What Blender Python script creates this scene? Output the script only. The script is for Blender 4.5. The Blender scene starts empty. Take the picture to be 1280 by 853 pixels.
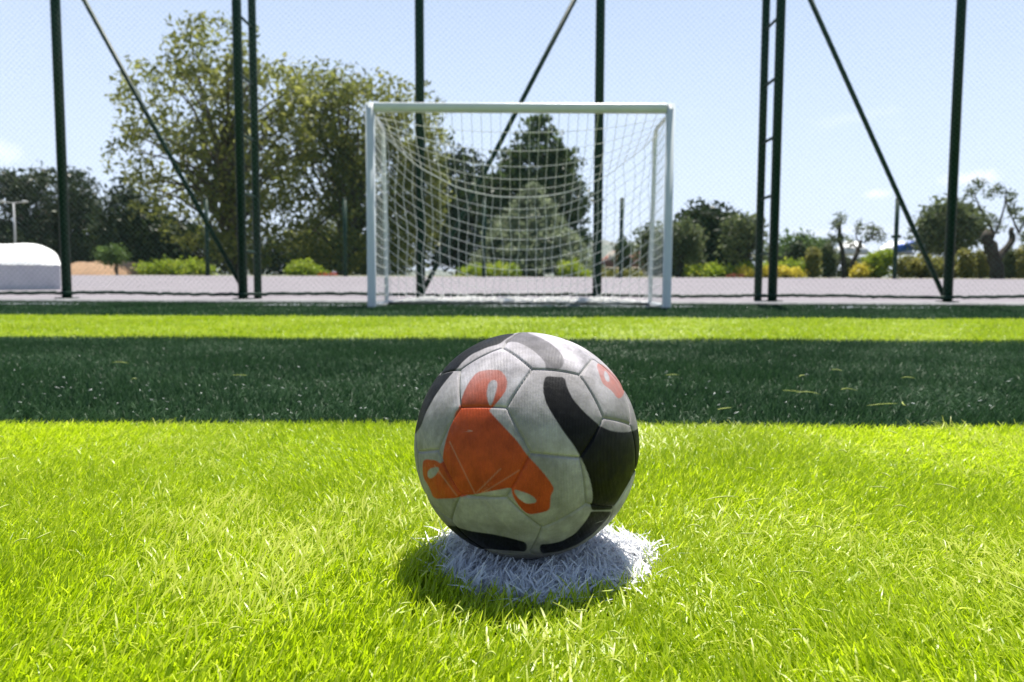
import bpy, math, random
import numpy as np
from mathutils import Matrix, Vector

rng = np.random.default_rng(7)
random.seed(7)
S = bpy.context.scene
COL = S.collection
R = math.radians

# ------------------------------------------------------------------ camera, world, sun, exposure
FPX, CAMH = 965.0, 0.285
PITCH, ROLL = math.atan(74.5 / 965), 0.0042
Fw = np.array([0, math.cos(PITCH), -math.sin(PITCH)])
Rv = np.array([math.cos(ROLL), 0, math.sin(ROLL)]); Rv = Rv - Fw * (Rv @ Fw); Rv /= np.linalg.norm(Rv)
Up = np.cross(Rv, Fw)
CAM = np.array([0, 0, CAMH])
cd = bpy.data.cameras.new('camera'); cam = bpy.data.objects.new('camera', cd); COL.objects.link(cam)
cam.matrix_world = Matrix(((Rv[0], Up[0], -Fw[0], 0), (Rv[1], Up[1], -Fw[1], 0), (Rv[2], Up[2], -Fw[2], CAMH), (0, 0, 0, 1)))
cd.sensor_width = 36; cd.lens = 36 * FPX / 1280; cd.clip_start = .02; cd.clip_end = 9000
cd.dof.use_dof = True; cd.dof.focus_distance = .70; cd.dof.aperture_fstop = 9.6
S.camera = cam

SUN_EL, SUN_AZ = R(69), R(16)
w = bpy.data.worlds.new('World'); S.world = w; w.use_nodes = True
nt = w.node_tree; nt.nodes.clear()
def N(t, ty, **k):
    n = t.nodes.new(ty)
    for a, v in k.items(): setattr(n, a, v)
    return n
sky = N(nt, 'ShaderNodeTexSky', sky_type='NISHITA'); sky.sun_disc = False
sky.sun_elevation = SUN_EL; sky.sun_rotation = SUN_AZ; sky.air_density = 1.0; sky.dust_density = .35; sky.ozone_density = 2.0
bg = N(nt, 'ShaderNodeBackground'); bg.inputs[1].default_value = .066
wo = N(nt, 'ShaderNodeOutputWorld')
# thin fair-weather clouds low over the horizon, laid out by direction
tc = N(nt, 'ShaderNodeTexCoord'); mp = N(nt, 'ShaderNodeMapping'); mp.inputs['Scale'].default_value = (1, 1, 3.2)
nz = N(nt, 'ShaderNodeTexNoise'); nz.inputs['Scale'].default_value = 5.2; nz.inputs['Detail'].default_value = 5; nz.inputs['Roughness'].default_value = .55
cr = N(nt, 'ShaderNodeValToRGB'); cr.color_ramp.elements[0].position = .60; cr.color_ramp.elements[1].position = .80
cr.color_ramp.elements[1].color = (.75, .75, .75, 1)
mx = N(nt, 'ShaderNodeMix', data_type='RGBA')
sep = N(nt, 'ShaderNodeSeparateXYZ'); cz = N(nt, 'ShaderNodeMapRange')
cz.inputs[1].default_value = .24; cz.inputs[2].default_value = .10; cz.inputs[3].default_value = 0; cz.inputs[4].default_value = 1
ml = N(nt, 'ShaderNodeMath', operation='MULTIPLY')
L = nt.links.new
L(tc.outputs['Generated'], mp.inputs[0]); L(mp.outputs[0], nz.inputs[0]); L(nz.outputs[0], cr.inputs[0])
L(tc.outputs['Generated'], sep.inputs[0]); L(sep.outputs[2], cz.inputs[0]); L(cr.outputs[0], ml.inputs[0]); L(cz.outputs[0], ml.inputs[1])
hz_ = N(nt, 'ShaderNodeValToRGB'); e_ = hz_.color_ramp.elements
e_[0].position = 0; e_[0].color = (.9, .9, .9, 1); e_[1].position = .62; e_[1].color = (0, 0, 0, 1); k_ = e_.new(.34); k_.color = (.5, .5, .5, 1)
hm = N(nt, 'ShaderNodeMix', data_type='RGBA'); L(sep.outputs[2], hz_.inputs[0]); fs_ = N(nt, 'ShaderNodeMapRange'); fs_.inputs[1].default_value = -.9; fs_.inputs[2].default_value = .7; fs_.inputs[3].default_value = .15; fs_.inputs[4].default_value = 1.0
hf = N(nt, 'ShaderNodeMath', operation='MULTIPLY'); L(sep.outputs[1], fs_.inputs[0]); L(hz_.outputs[0], hf.inputs[0]); L(fs_.outputs[0], hf.inputs[1]); L(hf.outputs[0], hm.inputs[0]); L(sky.outputs[0], hm.inputs[6]); hm.inputs[7].default_value = (6.9, 7.9, 9.9, 1)
# three small puffs low on the right and left, by direction, ragged with noise
last = ml.outputs[0]
for (az_, el_, w_, h_, a_) in ((.436, .103, .026, .008, .5), (.528, .114, .036, .011, .5), (-.588, .135, .04, .02, .45), (.40, .06, .10, .010, .3), (-.42, .07, .06, .012, .3)):
    vm = N(nt, 'ShaderNodeVectorMath', operation='SUBTRACT'); vm.inputs[1].default_value = (math.sin(az_) * math.cos(el_), math.cos(az_) * math.cos(el_), math.sin(el_))
    vs_ = N(nt, 'ShaderNodeVectorMath', operation='MULTIPLY'); vs_.inputs[1].default_value = (1 / w_, 1 / w_, 1 / h_)
    ln_ = N(nt, 'ShaderNodeVectorMath', operation='LENGTH'); n2_ = N(nt, 'ShaderNodeTexNoise'); n2_.inputs['Scale'].default_value = 45; n2_.inputs['Detail'].default_value = 5
    sb = N(nt, 'ShaderNodeMath', operation='MULTIPLY_ADD'); sb.inputs[1].default_value = 1.5
    rg = N(nt, 'ShaderNodeMapRange'); rg.inputs[1].default_value = 1.55; rg.inputs[2].default_value = .75; rg.inputs[3].default_value = 0; rg.inputs[4].default_value = a_
    mxm = N(nt, 'ShaderNodeMath', operation='MAXIMUM')
    L(tc.outputs['Generated'], vm.inputs[0]); L(vm.outputs[0], vs_.inputs[0]); L(vs_.outputs[0], ln_.inputs[0]); L(tc.outputs['Generated'], n2_.inputs[0])
    L(n2_.outputs[0], sb.inputs[0]); L(ln_.outputs['Value'], sb.inputs[2]); L(sb.outputs[0], rg.inputs[0]); L(last, mxm.inputs[0]); L(rg.outputs[0], mxm.inputs[1]); last = mxm.outputs[0]
L(last, mx.inputs[0]); L(hm.outputs[2], mx.inputs[6]); mx.inputs[7].default_value = (12, 12, 12.3, 1)
L(mx.outputs[2], bg.inputs[0]); L(bg.outputs[0], wo.inputs[0])

sd = bpy.data.lights.new('sun', 'SUN'); so = bpy.data.objects.new('sun', sd); COL.objects.link(so)
sd.energy = 5.0; sd.angle = R(.5); sd.color = (1, .955, .88)
sdir = Vector((math.sin(SUN_AZ) * math.cos(SUN_EL), math.cos(SUN_AZ) * math.cos(SUN_EL), math.sin(SUN_EL)))
so.rotation_euler = sdir.to_track_quat('Z', 'Y').to_euler(); so.location = (5, 10, 25)

V = S.view_settings; V.view_transform = 'Standard'; V.look = 'None'; V.gamma = 1; V.use_curve_mapping = False
V.exposure = 1.05
S.cycles.use_denoising = True
S.cycles.max_bounces = 8; S.cycles.transparent_max_bounces = 8; S.cycles.diffuse_bounces = 4; S.cycles.transmission_bounces = 4
S.cycles.sample_clamp_indirect = 6

# ------------------------------------------------------------------ helpers
def at(px, py, Y):
    """world point at world depth Y on the sight line of photograph pixel (px, py)"""
    d = (px - 640) / FPX * Rv + (426.5 - py) / FPX * Up + Fw
    return CAM + d * (Y / d[1])
def proj(P):
    v = P - CAM; q = v @ Fw
    return 640 + FPX * (v @ Rv) / q, 426.5 - FPX * (v @ Up) / q

def mesh(name, verts, faces, mat, parent=None, origin=None, attrs=None, smooth=False):
    """faces: list of (k-gon index arrays)"""
    verts = np.asarray(verts, dtype=np.float64)
    if origin is not None: verts = verts - np.asarray(origin)
    me = bpy.data.meshes.new(name)
    fl = [np.asarray(f, dtype=np.int32) for f in faces if len(f)]
    tot = np.concatenate([np.full(len(f), f.shape[1], np.int32) for f in fl])
    idx = np.concatenate([f.ravel() for f in fl])
    me.vertices.add(len(verts)); me.vertices.foreach_set('co', verts.ravel().astype(np.float32))
    me.loops.add(len(idx)); me.loops.foreach_set('vertex_index', idx)
    me.polygons.add(len(tot))
    st = np.zeros(len(tot), np.int32); st[1:] = np.cumsum(tot)[:-1]
    me.polygons.foreach_set('loop_start', st); me.polygons.foreach_set('loop_total', tot)
    if smooth: me.polygons.foreach_set('use_smooth', np.ones(len(tot), bool))
    for k, a in (attrs or {}).items():
        at_ = me.attributes.new(k, 'FLOAT', 'POINT'); at_.data.foreach_set('value', np.asarray(a, np.float32))
    me.update(calc_edges=True)
    me.materials.append(mat)
    o = bpy.data.objects.new(name, me); COL.objects.link(o)
    if parent is not None: o.parent = parent
    elif origin is not None: o.location = origin
    return o

def tag(o, label=None, cat=None, group=None, kind=None):
    for k, v in (('label', label), ('category', cat), ('group', group), ('kind', kind)):
        if v: o[k] = v
    return o
def empty(name, loc, label, cat, group=None):
    o = bpy.data.objects.new(name, None); COL.objects.link(o); o.location = loc; o.empty_display_size = .2
    return tag(o, label, cat, group)

class MB:
    def __init__(s): s.v = []; s.q = []; s.t = []; s.n = 0
    def add(s, v, q=None, t=None):
        v = np.asarray(v, float)
        if q is not None and len(q): s.q.append(np.asarray(q) + s.n)
        if t is not None and len(t): s.t.append(np.asarray(t) + s.n)
        s.v.append(v); s.n += len(v)
    def tube(s, pts, rad, ns=8, cap=True):
        pts = np.asarray(pts, float); n = len(pts)
        rad = np.broadcast_to(np.asarray(rad, float), (n,))
        tg = np.gradient(pts, axis=0); tg /= np.linalg.norm(tg, axis=1)[:, None] + 1e-12
        ref = np.array([0, 0, 1.]) if abs(tg[0][2]) < .8 else np.array([1., 0, 0])
        a = np.linspace(0, 2 * np.pi, ns, endpoint=False) + np.pi / ns
        vs = []
        u = None
        for i in range(n):
            if u is None: u = np.cross(tg[i], ref)
            else: u = u - tg[i] * (u @ tg[i])
            u = u / (np.linalg.norm(u) + 1e-12); w_ = np.cross(tg[i], u)
            vs.append(pts[i] + rad[i] * (np.cos(a)[:, None] * u + np.sin(a)[:, None] * w_))
        vs = np.concatenate(vs)
        i = np.arange(n - 1)[:, None] * ns; j = np.arange(ns)[None]; k = (j + 1) % ns
        q = np.stack([i + j, i + k, i + ns + k, i + ns + j], -1).reshape(-1, 4)
        t = []
        if cap:
            for e, base in ((0, 0), (1, (n - 1) * ns)):
                c = len(vs); vs = np.vstack([vs, pts[0 if e == 0 else -1]])
                for m in range(ns):
                    t.append((c, base + m, base + (m + 1) % ns) if e else (c, base + (m + 1) % ns, base + m))
        s.add(vs, q, t)
    def box(s, lo, hi):
        x0, y0, z0 = lo; x1, y1, z1 = hi
        v = [(x0, y0, z0), (x1, y0, z0), (x1, y1, z0), (x0, y1, z0), (x0, y0, z1), (x1, y0, z1), (x1, y1, z1), (x0, y1, z1)]
        s.add(v, [(3, 2, 1, 0), (4, 5, 6, 7), (0, 1, 5, 4), (1, 2, 6, 5), (2, 3, 7, 6), (3, 0, 4, 7)])
    def grid(s, P):
        """P: (a,b,3) sheet"""
        a, b = P.shape[:2]
        i = np.arange(a - 1)[:, None] * b; j = np.arange(b - 1)[None]
        s.add(P.reshape(-1, 3), np.stack([i + j, i + j + 1, i + b + j + 1, i + b + j], -1).reshape(-1, 4))
    def build(s, name, mat, parent=None, origin=None, smooth=False, attrs=None):
        f = []
        if s.q: f.append(np.concatenate(s.q))
        if s.t: f.append(np.concatenate(s.t))
        return mesh(name, np.concatenate(s.v), f, mat, parent, origin, attrs, smooth)

def mat(name, col, rough=.5, spec=.5, var=None, vscale=5, bump=0, bscale=60, metallic=0):
    m = bpy.data.materials.new(name); m.use_nodes = True; t = m.node_tree
    b = t.nodes['Principled BSDF']; b.inputs['Base Color'].default_value = (*col, 1)
    b.inputs['Roughness'].default_value = rough; b.inputs['Specular IOR Level'].default_value = spec; b.inputs['Metallic'].default_value = metallic
    co = N(t, 'ShaderNodeTexCoord')
    if var:
        n = N(t, 'ShaderNodeTexNoise'); n.inputs['Scale'].default_value = vscale; n.inputs['Detail'].default_value = 6; n.inputs['Roughness'].default_value = .65
        r = N(t, 'ShaderNodeValToRGB'); r.color_ramp.elements[0].position = .35; r.color_ramp.elements[1].position = .68
        r.color_ramp.elements[0].color = (*col, 1); r.color_ramp.elements[1].color = (*var, 1)
        t.links.new(co.outputs['Object'], n.inputs[0]); t.links.new(n.outputs[0], r.inputs[0]); t.links.new(r.outputs[0], b.inputs['Base Color'])
    if bump:
        n = N(t, 'ShaderNodeTexNoise'); n.inputs['Scale'].default_value = bscale; n.inputs['Detail'].default_value = 4
        bp = N(t, 'ShaderNodeBump'); bp.inputs['Strength'].default_value = bump; bp.inputs['Distance'].default_value = .01
        t.links.new(co.outputs['Object'], n.inputs[0]); t.links.new(n.outputs[0], bp.inputs['Height']); t.links.new(bp.outputs[0], b.inputs['Normal'])
    return m

def leafmat(name, c0, c1, c2, trans=.45, rough=.4, spec=.4, attr='tint'):
    """thin leaf or blade: colour picked per leaf by the stored random value, part of the light shines through"""
    m = bpy.data.materials.new(name); m.use_nodes = True; t = m.node_tree; t.nodes.clear()
    a = N(t, 'ShaderNodeAttribute', attribute_name=attr)
    r = N(t, 'ShaderNodeValToRGB'); e = r.color_ramp.elements
    e[0].color = (*c0, 1); e[1].color = (*c2, 1); k = e.new(.5); k.color = (*c1, 1)
    b = N(t, 'ShaderNodeBsdfPrincipled'); b.inputs['Roughness'].default_value = rough; b.inputs['Specular IOR Level'].default_value = spec
    tr = N(t, 'ShaderNodeBsdfTranslucent'); mxs = N(t, 'ShaderNodeMixShader'); mxs.inputs[0].default_value = trans
    o = N(t, 'ShaderNodeOutputMaterial'); l = t.links.new
    l(a.outputs['Fac'], r.inputs[0]); l(r.outputs[0], b.inputs['Base Color']); l(r.outputs[0], tr.inputs[0])
    l(b.outputs[0], mxs.inputs[1]); l(tr.outputs[0], mxs.inputs[2]); l(mxs.outputs[0], o.inputs[0])
    return m

M = dict(
    soil_light=mat('light_turf_base', (.16, .22, .008), .8, .2, (.23, .29, .015), 30),
    soil_dark=mat('dark_turf_base', (.008, .026, .008), .9, .05, (.014, .036, .012), 30),
    soil_white=mat('painted_turf_base', (.16, .18, .20), .8, .2, (.30, .31, .34), 80),
    paving=mat('pale_paving', (.185, .17, .185), .9, .1, (.215, .20, .215), 1.3, .15, 30),
    kerb=mat('kerb_concrete', (.34, .33, .33), .85, .3, (.45, .44, .43), 4, .2, 40),
    earth=mat('dry_earth', (.20, .12, .07), .9, .2, (.30, .20, .12), .8, .3, 6),
    scrub=mat('scrub_ground', (.10, .12, .04), .9, .2, (.2, .16, .08), .15),
    post=mat('green_paint', (.003, .022, .011), .5, .25, (.004, .028, .015), 9),
    wire=mat('green_wire', (.035, .13, .085), .35, .5),
    white=mat('white_paint', (.60, .64, .66), .3, .4, (.54, .58, .60), 3),
    net=mat('net_cord', (.88, .87, .84), .7, .3),
    bark=mat('bark', (.07, .055, .042), .9, .2, (.13, .11, .09), 3, .4, 14),
    darkbark=mat('dark_bark', (.03, .025, .02), .9, .2, (.06, .05, .04), 3, .4, 14),
    tent=mat('white_fabric', (.8, .8, .78), .6, .3),
    skirt=mat('grey_fabric', (.52, .50, .54), .6, .3, (.6, .58, .6), 2),
    blue=mat('blue_fabric', (.02, .10, .48), .4, .4), pale_blue=mat('pale_blue_fabric', (.28, .48, .72), .4, .4),
    roof=mat('terracotta', (.22, .10, .075), .85, .2, (.28, .14, .10), 2), plaster=mat('plaster', (.62, .56, .48), .9, .2),
    hill=mat('hill_scrub', (.07, .10, .05), .95, .1, (.16, .15, .11), .01),
    grey=mat('galvanised', (.5, .5, .5), .4, .5), glass=mat('window_glass', (.02, .025, .03), .1, .6),
)

# ------------------------------------------------------------------ ground and setting
def gz(Y):
    return np.interp(Y, [-200, 9.62, 9.66, 10.05, 28, 34, 60, 120, 400, 6000], [0, 0, .0, .03, .45, .52, .7, 1.0, 1.5, 1.5])
ys = np.array([-200, -20, -2, 0, 1, 3, 6, 9.62, 9.66, 10.05, 14, 20, 28, 34, 45, 60, 90, 120, 400, 1500, 6000.])
xs = np.array([-5000, -800, -200, -80, -40, -20, -10, -5, -2, 0, 2, 5, 10, 20, 40, 80, 200, 800, 5000.])
def sheet(xs, ys, dz):
    X, Y = np.meshgrid(xs, ys, indexing='ij'); m = MB(); m.grid(np.stack([X, Y, gz(Y) + dz], -1)[:, :, :]); return m
def flipped(m):
    m.q = [q[:, ::-1] for q in m.q]; return m
tag(flipped(sheet(xs, ys, -.01)).build('ground', M['scrub']), kind='structure')
YB = [-6, 1.44, 3.62, 5.92, 9.66]                 # turf stripes across the pitch
for i in range(4):
    X = np.array([-40, 0, 40.]); Yy = np.array([YB[i], YB[i + 1]])
    tag(flipped(sheet(X, Yy, 0)).build('turf_ground', M['soil_light' if i % 2 == 0 else 'soil_dark']), kind='structure')
tag(flipped(sheet(np.array([-120, -30, 0, 30, 120.]), np.array([9.80, 10.05, 14, 20, 28.]), 0)).build('pavement', M['paving']), kind='structure')
k = MB(); k.box((-40, 9.66, -.1), (40, 9.80, .045)); tag(k.build('kerb', M['kerb']), kind='structure')

# distant hills
hx = np.linspace(-3500, 3500, 160); hy = np.array([2200, 2500, 2900, 3300.])
def ridge(x):
    c = at(770, 297, 2900)
    return 40 + (c[2] - 45) * np.exp(-((x - c[0] - 40) / 330) ** 2) + 14 * np.sin(x / 97.) + 9 * np.sin(x / 41. + 1) + 5 * np.sin(x / 17.) + 40 * np.exp(-((x + 1900) / 500) ** 2)
P = np.zeros((160, 4, 3)); rz_ = ridge(hx)
for j, (y, s) in enumerate(zip(hy, (0, .45, 1, .3))):
    P[:, j] = np.stack([hx, np.full(160, y) + 60 * np.sin(hx / 130 + j), 1 + s * rz_ + (s < 1) * s * 12 * np.sin(hx / 60. + j * 2)], -1)
m = MB(); m.grid(P); tag(flipped(m).build('hills', M['hill'], smooth=True), kind='structure')

# ------------------------------------------------------------------ turf blades
SPOT_C, SPOT_R = at(677, 697, 1)[:0] if False else np.array([.031, .754]), .114
BALL_R = .11
d0 = at(658, 554.6, 1.0) - CAM; d0 /= np.linalg.norm(d0)
BALL_C = CAM + d0 * (BALL_R / math.sin(.1432))
def flow(x, y):
    """slow swirl of the combed pile: lean direction and amount"""
    a = 1.1 * np.sin(2.3 * x + 1.7 * y) + .9 * np.sin(5.1 * y - 3.3 * x + 1.) + .6 * np.sin(9 * x + 7 * y + 2) + .5
    k_ = .5 + .28 * np.sin(4.4 * x - 2.1 * y + .7) + .22 * np.sin(8.5 * y + 5 * x) + .18 * np.sin(15 * x - 11 * y)
    return a, np.clip(k_, 0.05, 1)
TRAMPLED = [(-.236, .734, .10, .9), (-.36, .86, .08, .7), (-.10, .93, .09, .6), (.02, .56, .08, .7), (-.30, .60, .07, .6), (.30, .86, .09, .55), (-.5, 1.2, .15, .6), (.22, 1.25, .14, .5), (.45, .72, .08, .4)]   # patches pressed flat by feet: x, y, size, amount
def blades(name, m, xy, length, width, lean=(.25, .75), jitter=.8, flat=.04, levels=(0, .38, .72, 1.), z0=0., rs=0, trample=0, center=None):
    r = np.random.default_rng(rs); n = len(xy)
    fa, fk = flow(xy[:, 0], xy[:, 1])
    ang = fa + r.normal(0, jitter, n)
    le = length * r.uniform(.7, 1.15, n)
    tilt = lean[0] + (lean[1] - lean[0]) * np.clip(fk + r.normal(0, .3, n), 0, 1.4)
    patch = .75 * np.clip(np.sin(5.3 * xy[:, 0] + 2.2 * xy[:, 1] + .9) * np.sin(6.1 * xy[:, 1] - 2.6 * xy[:, 0] + 2.4) + .35 * np.sin(17 * xy[:, 0] + 9 * xy[:, 1]), 0, 1)
    for gx, gy, gs, ga in TRAMPLED: patch = patch + ga * np.exp(-((xy[:, 0] - gx) ** 2 + (xy[:, 1] - gy) ** 2) / gs ** 2)
    patch = np.clip(patch * (.75 + .5 * np.sin(31 * xy[:, 0] + 23 * xy[:, 1]) * np.sin(27 * xy[:, 1] - 14 * xy[:, 0])), 0, 1)
    fl = r.random(n) < flat * (.4 + 5 * patch); tilt[fl] = r.uniform(1.1, 1.45, fl.sum())
    away = (r.random(n) < .6 * patch) & (trample > 0)
    ang = np.where(away, np.pi / 2 + r.normal(0, .55, n), ang); tilt = np.where(away, 1.0 + r.normal(0, .2, n), tilt)
    if center is not None:
        dcx, dcy = center[0] - xy[:, 0], center[1] - xy[:, 1]; rim = np.hypot(dcx, dcy) > .6 * SPOT_R
        ang = np.where(rim, np.arctan2(dcy, dcx) + r.normal(0, 1.0, n), ang)
    curl = r.uniform(.1, .75, n)
    wv = width * r.uniform(.7, 1.25, n)
    dx, dy = np.cos(ang), np.sin(ang)
    tw = ang + np.pi / 2 + np.where(away, r.normal(0, .3, n), r.normal(0, .9, n)); curl = np.where(away, curl * .4, curl)
    sx, sy = np.cos(tw), np.sin(tw)
    pos = np.stack([xy[:, 0], xy[:, 1], np.full(n, z0)], -1)
    vs = []; prev = 0; hor = np.zeros(n); ver = np.zeros(n)
    wl = (1., .95, .8, .28)
    for li, lv in enumerate(levels):
        if li:
            th = np.clip(tilt * .55 + curl * lv * 1.0 + (tilt * .55) * lv, 0, 1.62); ds = (lv - prev) * le
            hor = hor + np.sin(th) * ds; ver = ver + np.cos(th) * ds
        prev = lv
        lift = np.where(fl, .012, 0)
        c = pos + np.stack([dx * hor, dy * hor, np.maximum(ver, 0) + lift], -1)
        hw = (wv * wl[li] / 2)[:, None]
        s_ = np.stack([sx, sy, 0.25 * np.sin(tw * 3)], -1)
        vs += [c - s_ * hw, c + s_ * hw]
    k_ = len(levels); vv = np.stack(vs, 1).reshape(-1, 3)
    b = np.arange(n)[:, None] * (2 * k_)
    q = np.concatenate([np.stack([b[:, 0] + 2 * i, b[:, 0] + 2 * i + 1, b[:, 0] + 2 * i + 3, b[:, 0] + 2 * i + 2], -1) for i in range(k_ - 1)])
    big = .5 + .5 * np.sin(3 * xy[:, 0] + 5 * xy[:, 1]) * np.sin(6 * xy[:, 1] - 2 * xy[:, 0])
    tint = np.clip(r.normal(.42, .2, n) + .16 * (big - .5), 0, 1); tint[fl] = np.clip(tint[fl] + .4, 0, 1)
    return mesh(name, vv, [q], m, attrs={'tint': np.repeat(tint, 2 * k_)}, smooth=True)
def scatter(n, y0, y1, hw0, hw1, r):
    """points filling a stretch of the pitch, wider where it is farther away"""
    out = []
    while sum(map(len, out)) < n:
        y = r.uniform(y0, y1, n); hw = hw0 + (hw1 - hw0) * (y - y0) / (y1 - y0)
        x = r.uniform(-1, 1, n) * max(hw0, hw1); k_ = np.abs(x) < hw; out.append(np.stack([x[k_], y[k_]], -1))
    return np.concatenate(out)[:n]
LT = leafmat('light_green_blade', (.31, .45, .005), (.47, .60, .010), (.64, .68, .12), .62, .36, .5)
DK = leafmat('dark_green_blade', (.018, .050, .018), (.031, .076, .029), (.065, .12, .055), .3, .45, .14)
LT2 = leafmat('dimmed_light_blade', (.20, .31, .006), (.32, .42, .012), (.48, .52, .08), .45, .45, .3)  # darker copy of the light blade: far stripe's lower brightness put in its colour
WH = leafmat('white_blade', (.62, .64, .70), (.78, .79, .82), (.86, .86, .87), .3, .4, .4)
r1 = np.random.default_rng(1)
def in_spot(p, r):
    d = np.hypot(p[:, 0] - SPOT_C[0], p[:, 1] - SPOT_C[1]); a = np.arctan2(p[:, 1] - SPOT_C[1], p[:, 0] - SPOT_C[0])
    return d < SPOT_R * (1 + .05 * np.sin(3 * a + 1) + .04 * np.sin(7 * a)) + r.normal(0, .006, len(p))
near = scatter(200000, .36, 1.44, .34, 1.20, r1)
ins = in_spot(near, r1)
tag(blades('light_green_turf', LT, near[~ins], .027, .0017, lean=(.2, .6), jitter=1.1, trample=1, rs=11), 'bright yellow green artificial turf in the foreground around the ball', 'turf', kind='stuff')
th = r1.uniform(0, 2 * np.pi, 9000); rr = np.sqrt(r1.random(9000)) * SPOT_R * 1.06
sp = np.stack([SPOT_C[0] + rr * np.cos(th), SPOT_C[1] + rr * np.sin(th)], -1); sp = sp[in_spot(sp, r1)]
tag(blades('penalty_spot', WH, sp, .036, .0022, lean=(.5, 1.15), jitter=2.2, flat=.22, center=SPOT_C, rs=12), 'round white painted tufts of turf under the ball', 'penalty spot', kind='stuff')
ths = np.linspace(0, 2 * np.pi, 49)[:-1]; m = MB()
m.add(np.vstack([[SPOT_C[0], SPOT_C[1], .004], np.stack([SPOT_C[0] + SPOT_R * np.cos(ths), SPOT_C[1] + SPOT_R * np.sin(ths), np.full(48, .004)], -1)]), None, [(0, i + 1, (i + 1) % 48 + 1) for i in range(48)])
tag(m.build('painted_ground', M['soil_white']), kind='structure')
tag(blades('dark_green_turf', DK, scatter(150000, 1.44, 3.62, 1.20, 2.75, r1), .032, .0021, lean=(.15, .6), jitter=1.6, flat=.015, rs=13), 'dark green turf band just beyond the near bright stripe', 'turf', kind='stuff')
tag(blades('light_green_turf', LT2, scatter(90000, 3.62, 5.92, 2.75, 4.5, r1), .030, .0040, lean=(.35, .95), jitter=2.2, flat=.02, rs=14, levels=(0, .5, 1.)), 'narrow bright green turf stripe in the middle distance', 'turf', kind='stuff')
tag(blades('dark_green_turf', DK, scatter(80000, 5.92, 9.66, 4.5, 7.2, r1), .030, .005, lean=(.15, .5), jitter=1.8, flat=.01, rs=15, levels=(0, .5, 1.)), 'thin dark green turf band at the foot of the goal and fence', 'turf', kind='stuff')
# white goal line: tufts of white blades at the goal mouth, worn through
gl = np.stack([r1.uniform(-7.2, 7.2, 12000), 8.55 + r1.uniform(-.05, .05, 12000)], -1)
gl = gl[(np.sin(gl[:, 0] * 1.9) + np.sin(gl[:, 0] * .83 + 1) + r1.normal(0, .5, len(gl))) > .1]
tag(blades('goal_line', WH, gl, .031, .005, rs=16, levels=(0, .5, 1.)), 'worn white goal line in the dark turf before the fence', 'goal line', kind='stuff')
# loose fibres lying on the pile
lf = MB(); rl = np.random.default_rng(5)
LF = [(1105, 508, 40, .05), (1128, 506, 30, 1.2), (990, 490, 26, .1), (1010, 493, 30, -.2), (905, 512, 22, .3), (1060, 489, 24, .15), (150, 455, 20, .2), (560, 470, 20, .4), (900, 625, 46, .1), (940, 628, 30, .5), (1000, 720, 30, -.6), (330, 600, 30, 2.), (840, 470, 18, .1), (300, 470, 20, -.1), (620, 505, 18, .2)]
LF += [(rl.uniform(0, 1280), 540 + 300 * rl.random() ** 1.3, rl.uniform(10, 30), rl.uniform(-1.5, 1.5)) for _ in range(70)] + [(rl.uniform(0, 1280), rl.uniform(428, 520), rl.uniform(6, 16), rl.uniform(-.5, .5)) for _ in range(4)]
for px, py, ln, a in LF:
    Y = (CAMH - .034) * FPX / (py - 352.); c = at(px, py, Y); s_ = ln / FPX * Y
    t_ = np.linspace(-.5, .5, 7)[:, None]; ca, sa = math.cos(a), math.sin(a)
    bend = rl.uniform(-.5, .5)
    pts = c + s_ * (t_ * np.array([ca, sa, 0]) + bend * (t_ ** 2) * np.array([-sa, ca, 0])) + np.array([0, 0, .002]) + (rl.uniform(-.004, .004) * t_ + rl.uniform(0, .004) * np.cos(3 * t_)) * np.array([0, 0, 1.])
    lf.tube(pts, np.array([.3, .8, 1, 1, 1, .8, .3]) * .0008 * (Y / .9) ** .5, 4)
o = lf.build('loose_turf_fibre', mat('loose_fibre', (.42, .48, .10), .5, .4)); tag(o, 'loose pale turf fibres scattered on the pile', 'fibres', kind='stuff')

gm_ = MB(); rg2 = np.random.default_rng(8)  # pale specks added to imitate glints of light on the dark turf
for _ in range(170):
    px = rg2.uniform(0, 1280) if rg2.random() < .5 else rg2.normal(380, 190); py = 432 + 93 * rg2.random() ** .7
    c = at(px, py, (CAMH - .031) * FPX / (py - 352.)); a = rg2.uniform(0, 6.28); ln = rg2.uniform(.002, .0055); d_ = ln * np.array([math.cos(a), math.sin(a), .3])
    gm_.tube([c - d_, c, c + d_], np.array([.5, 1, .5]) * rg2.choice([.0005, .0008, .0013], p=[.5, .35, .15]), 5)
tag(gm_.build('painted_glints', mat('painted_glint', (.66, .68, .62), .35, .5)), 'added pale specks standing in for glints on the dark band', 'glints', kind='stuff')

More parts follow.
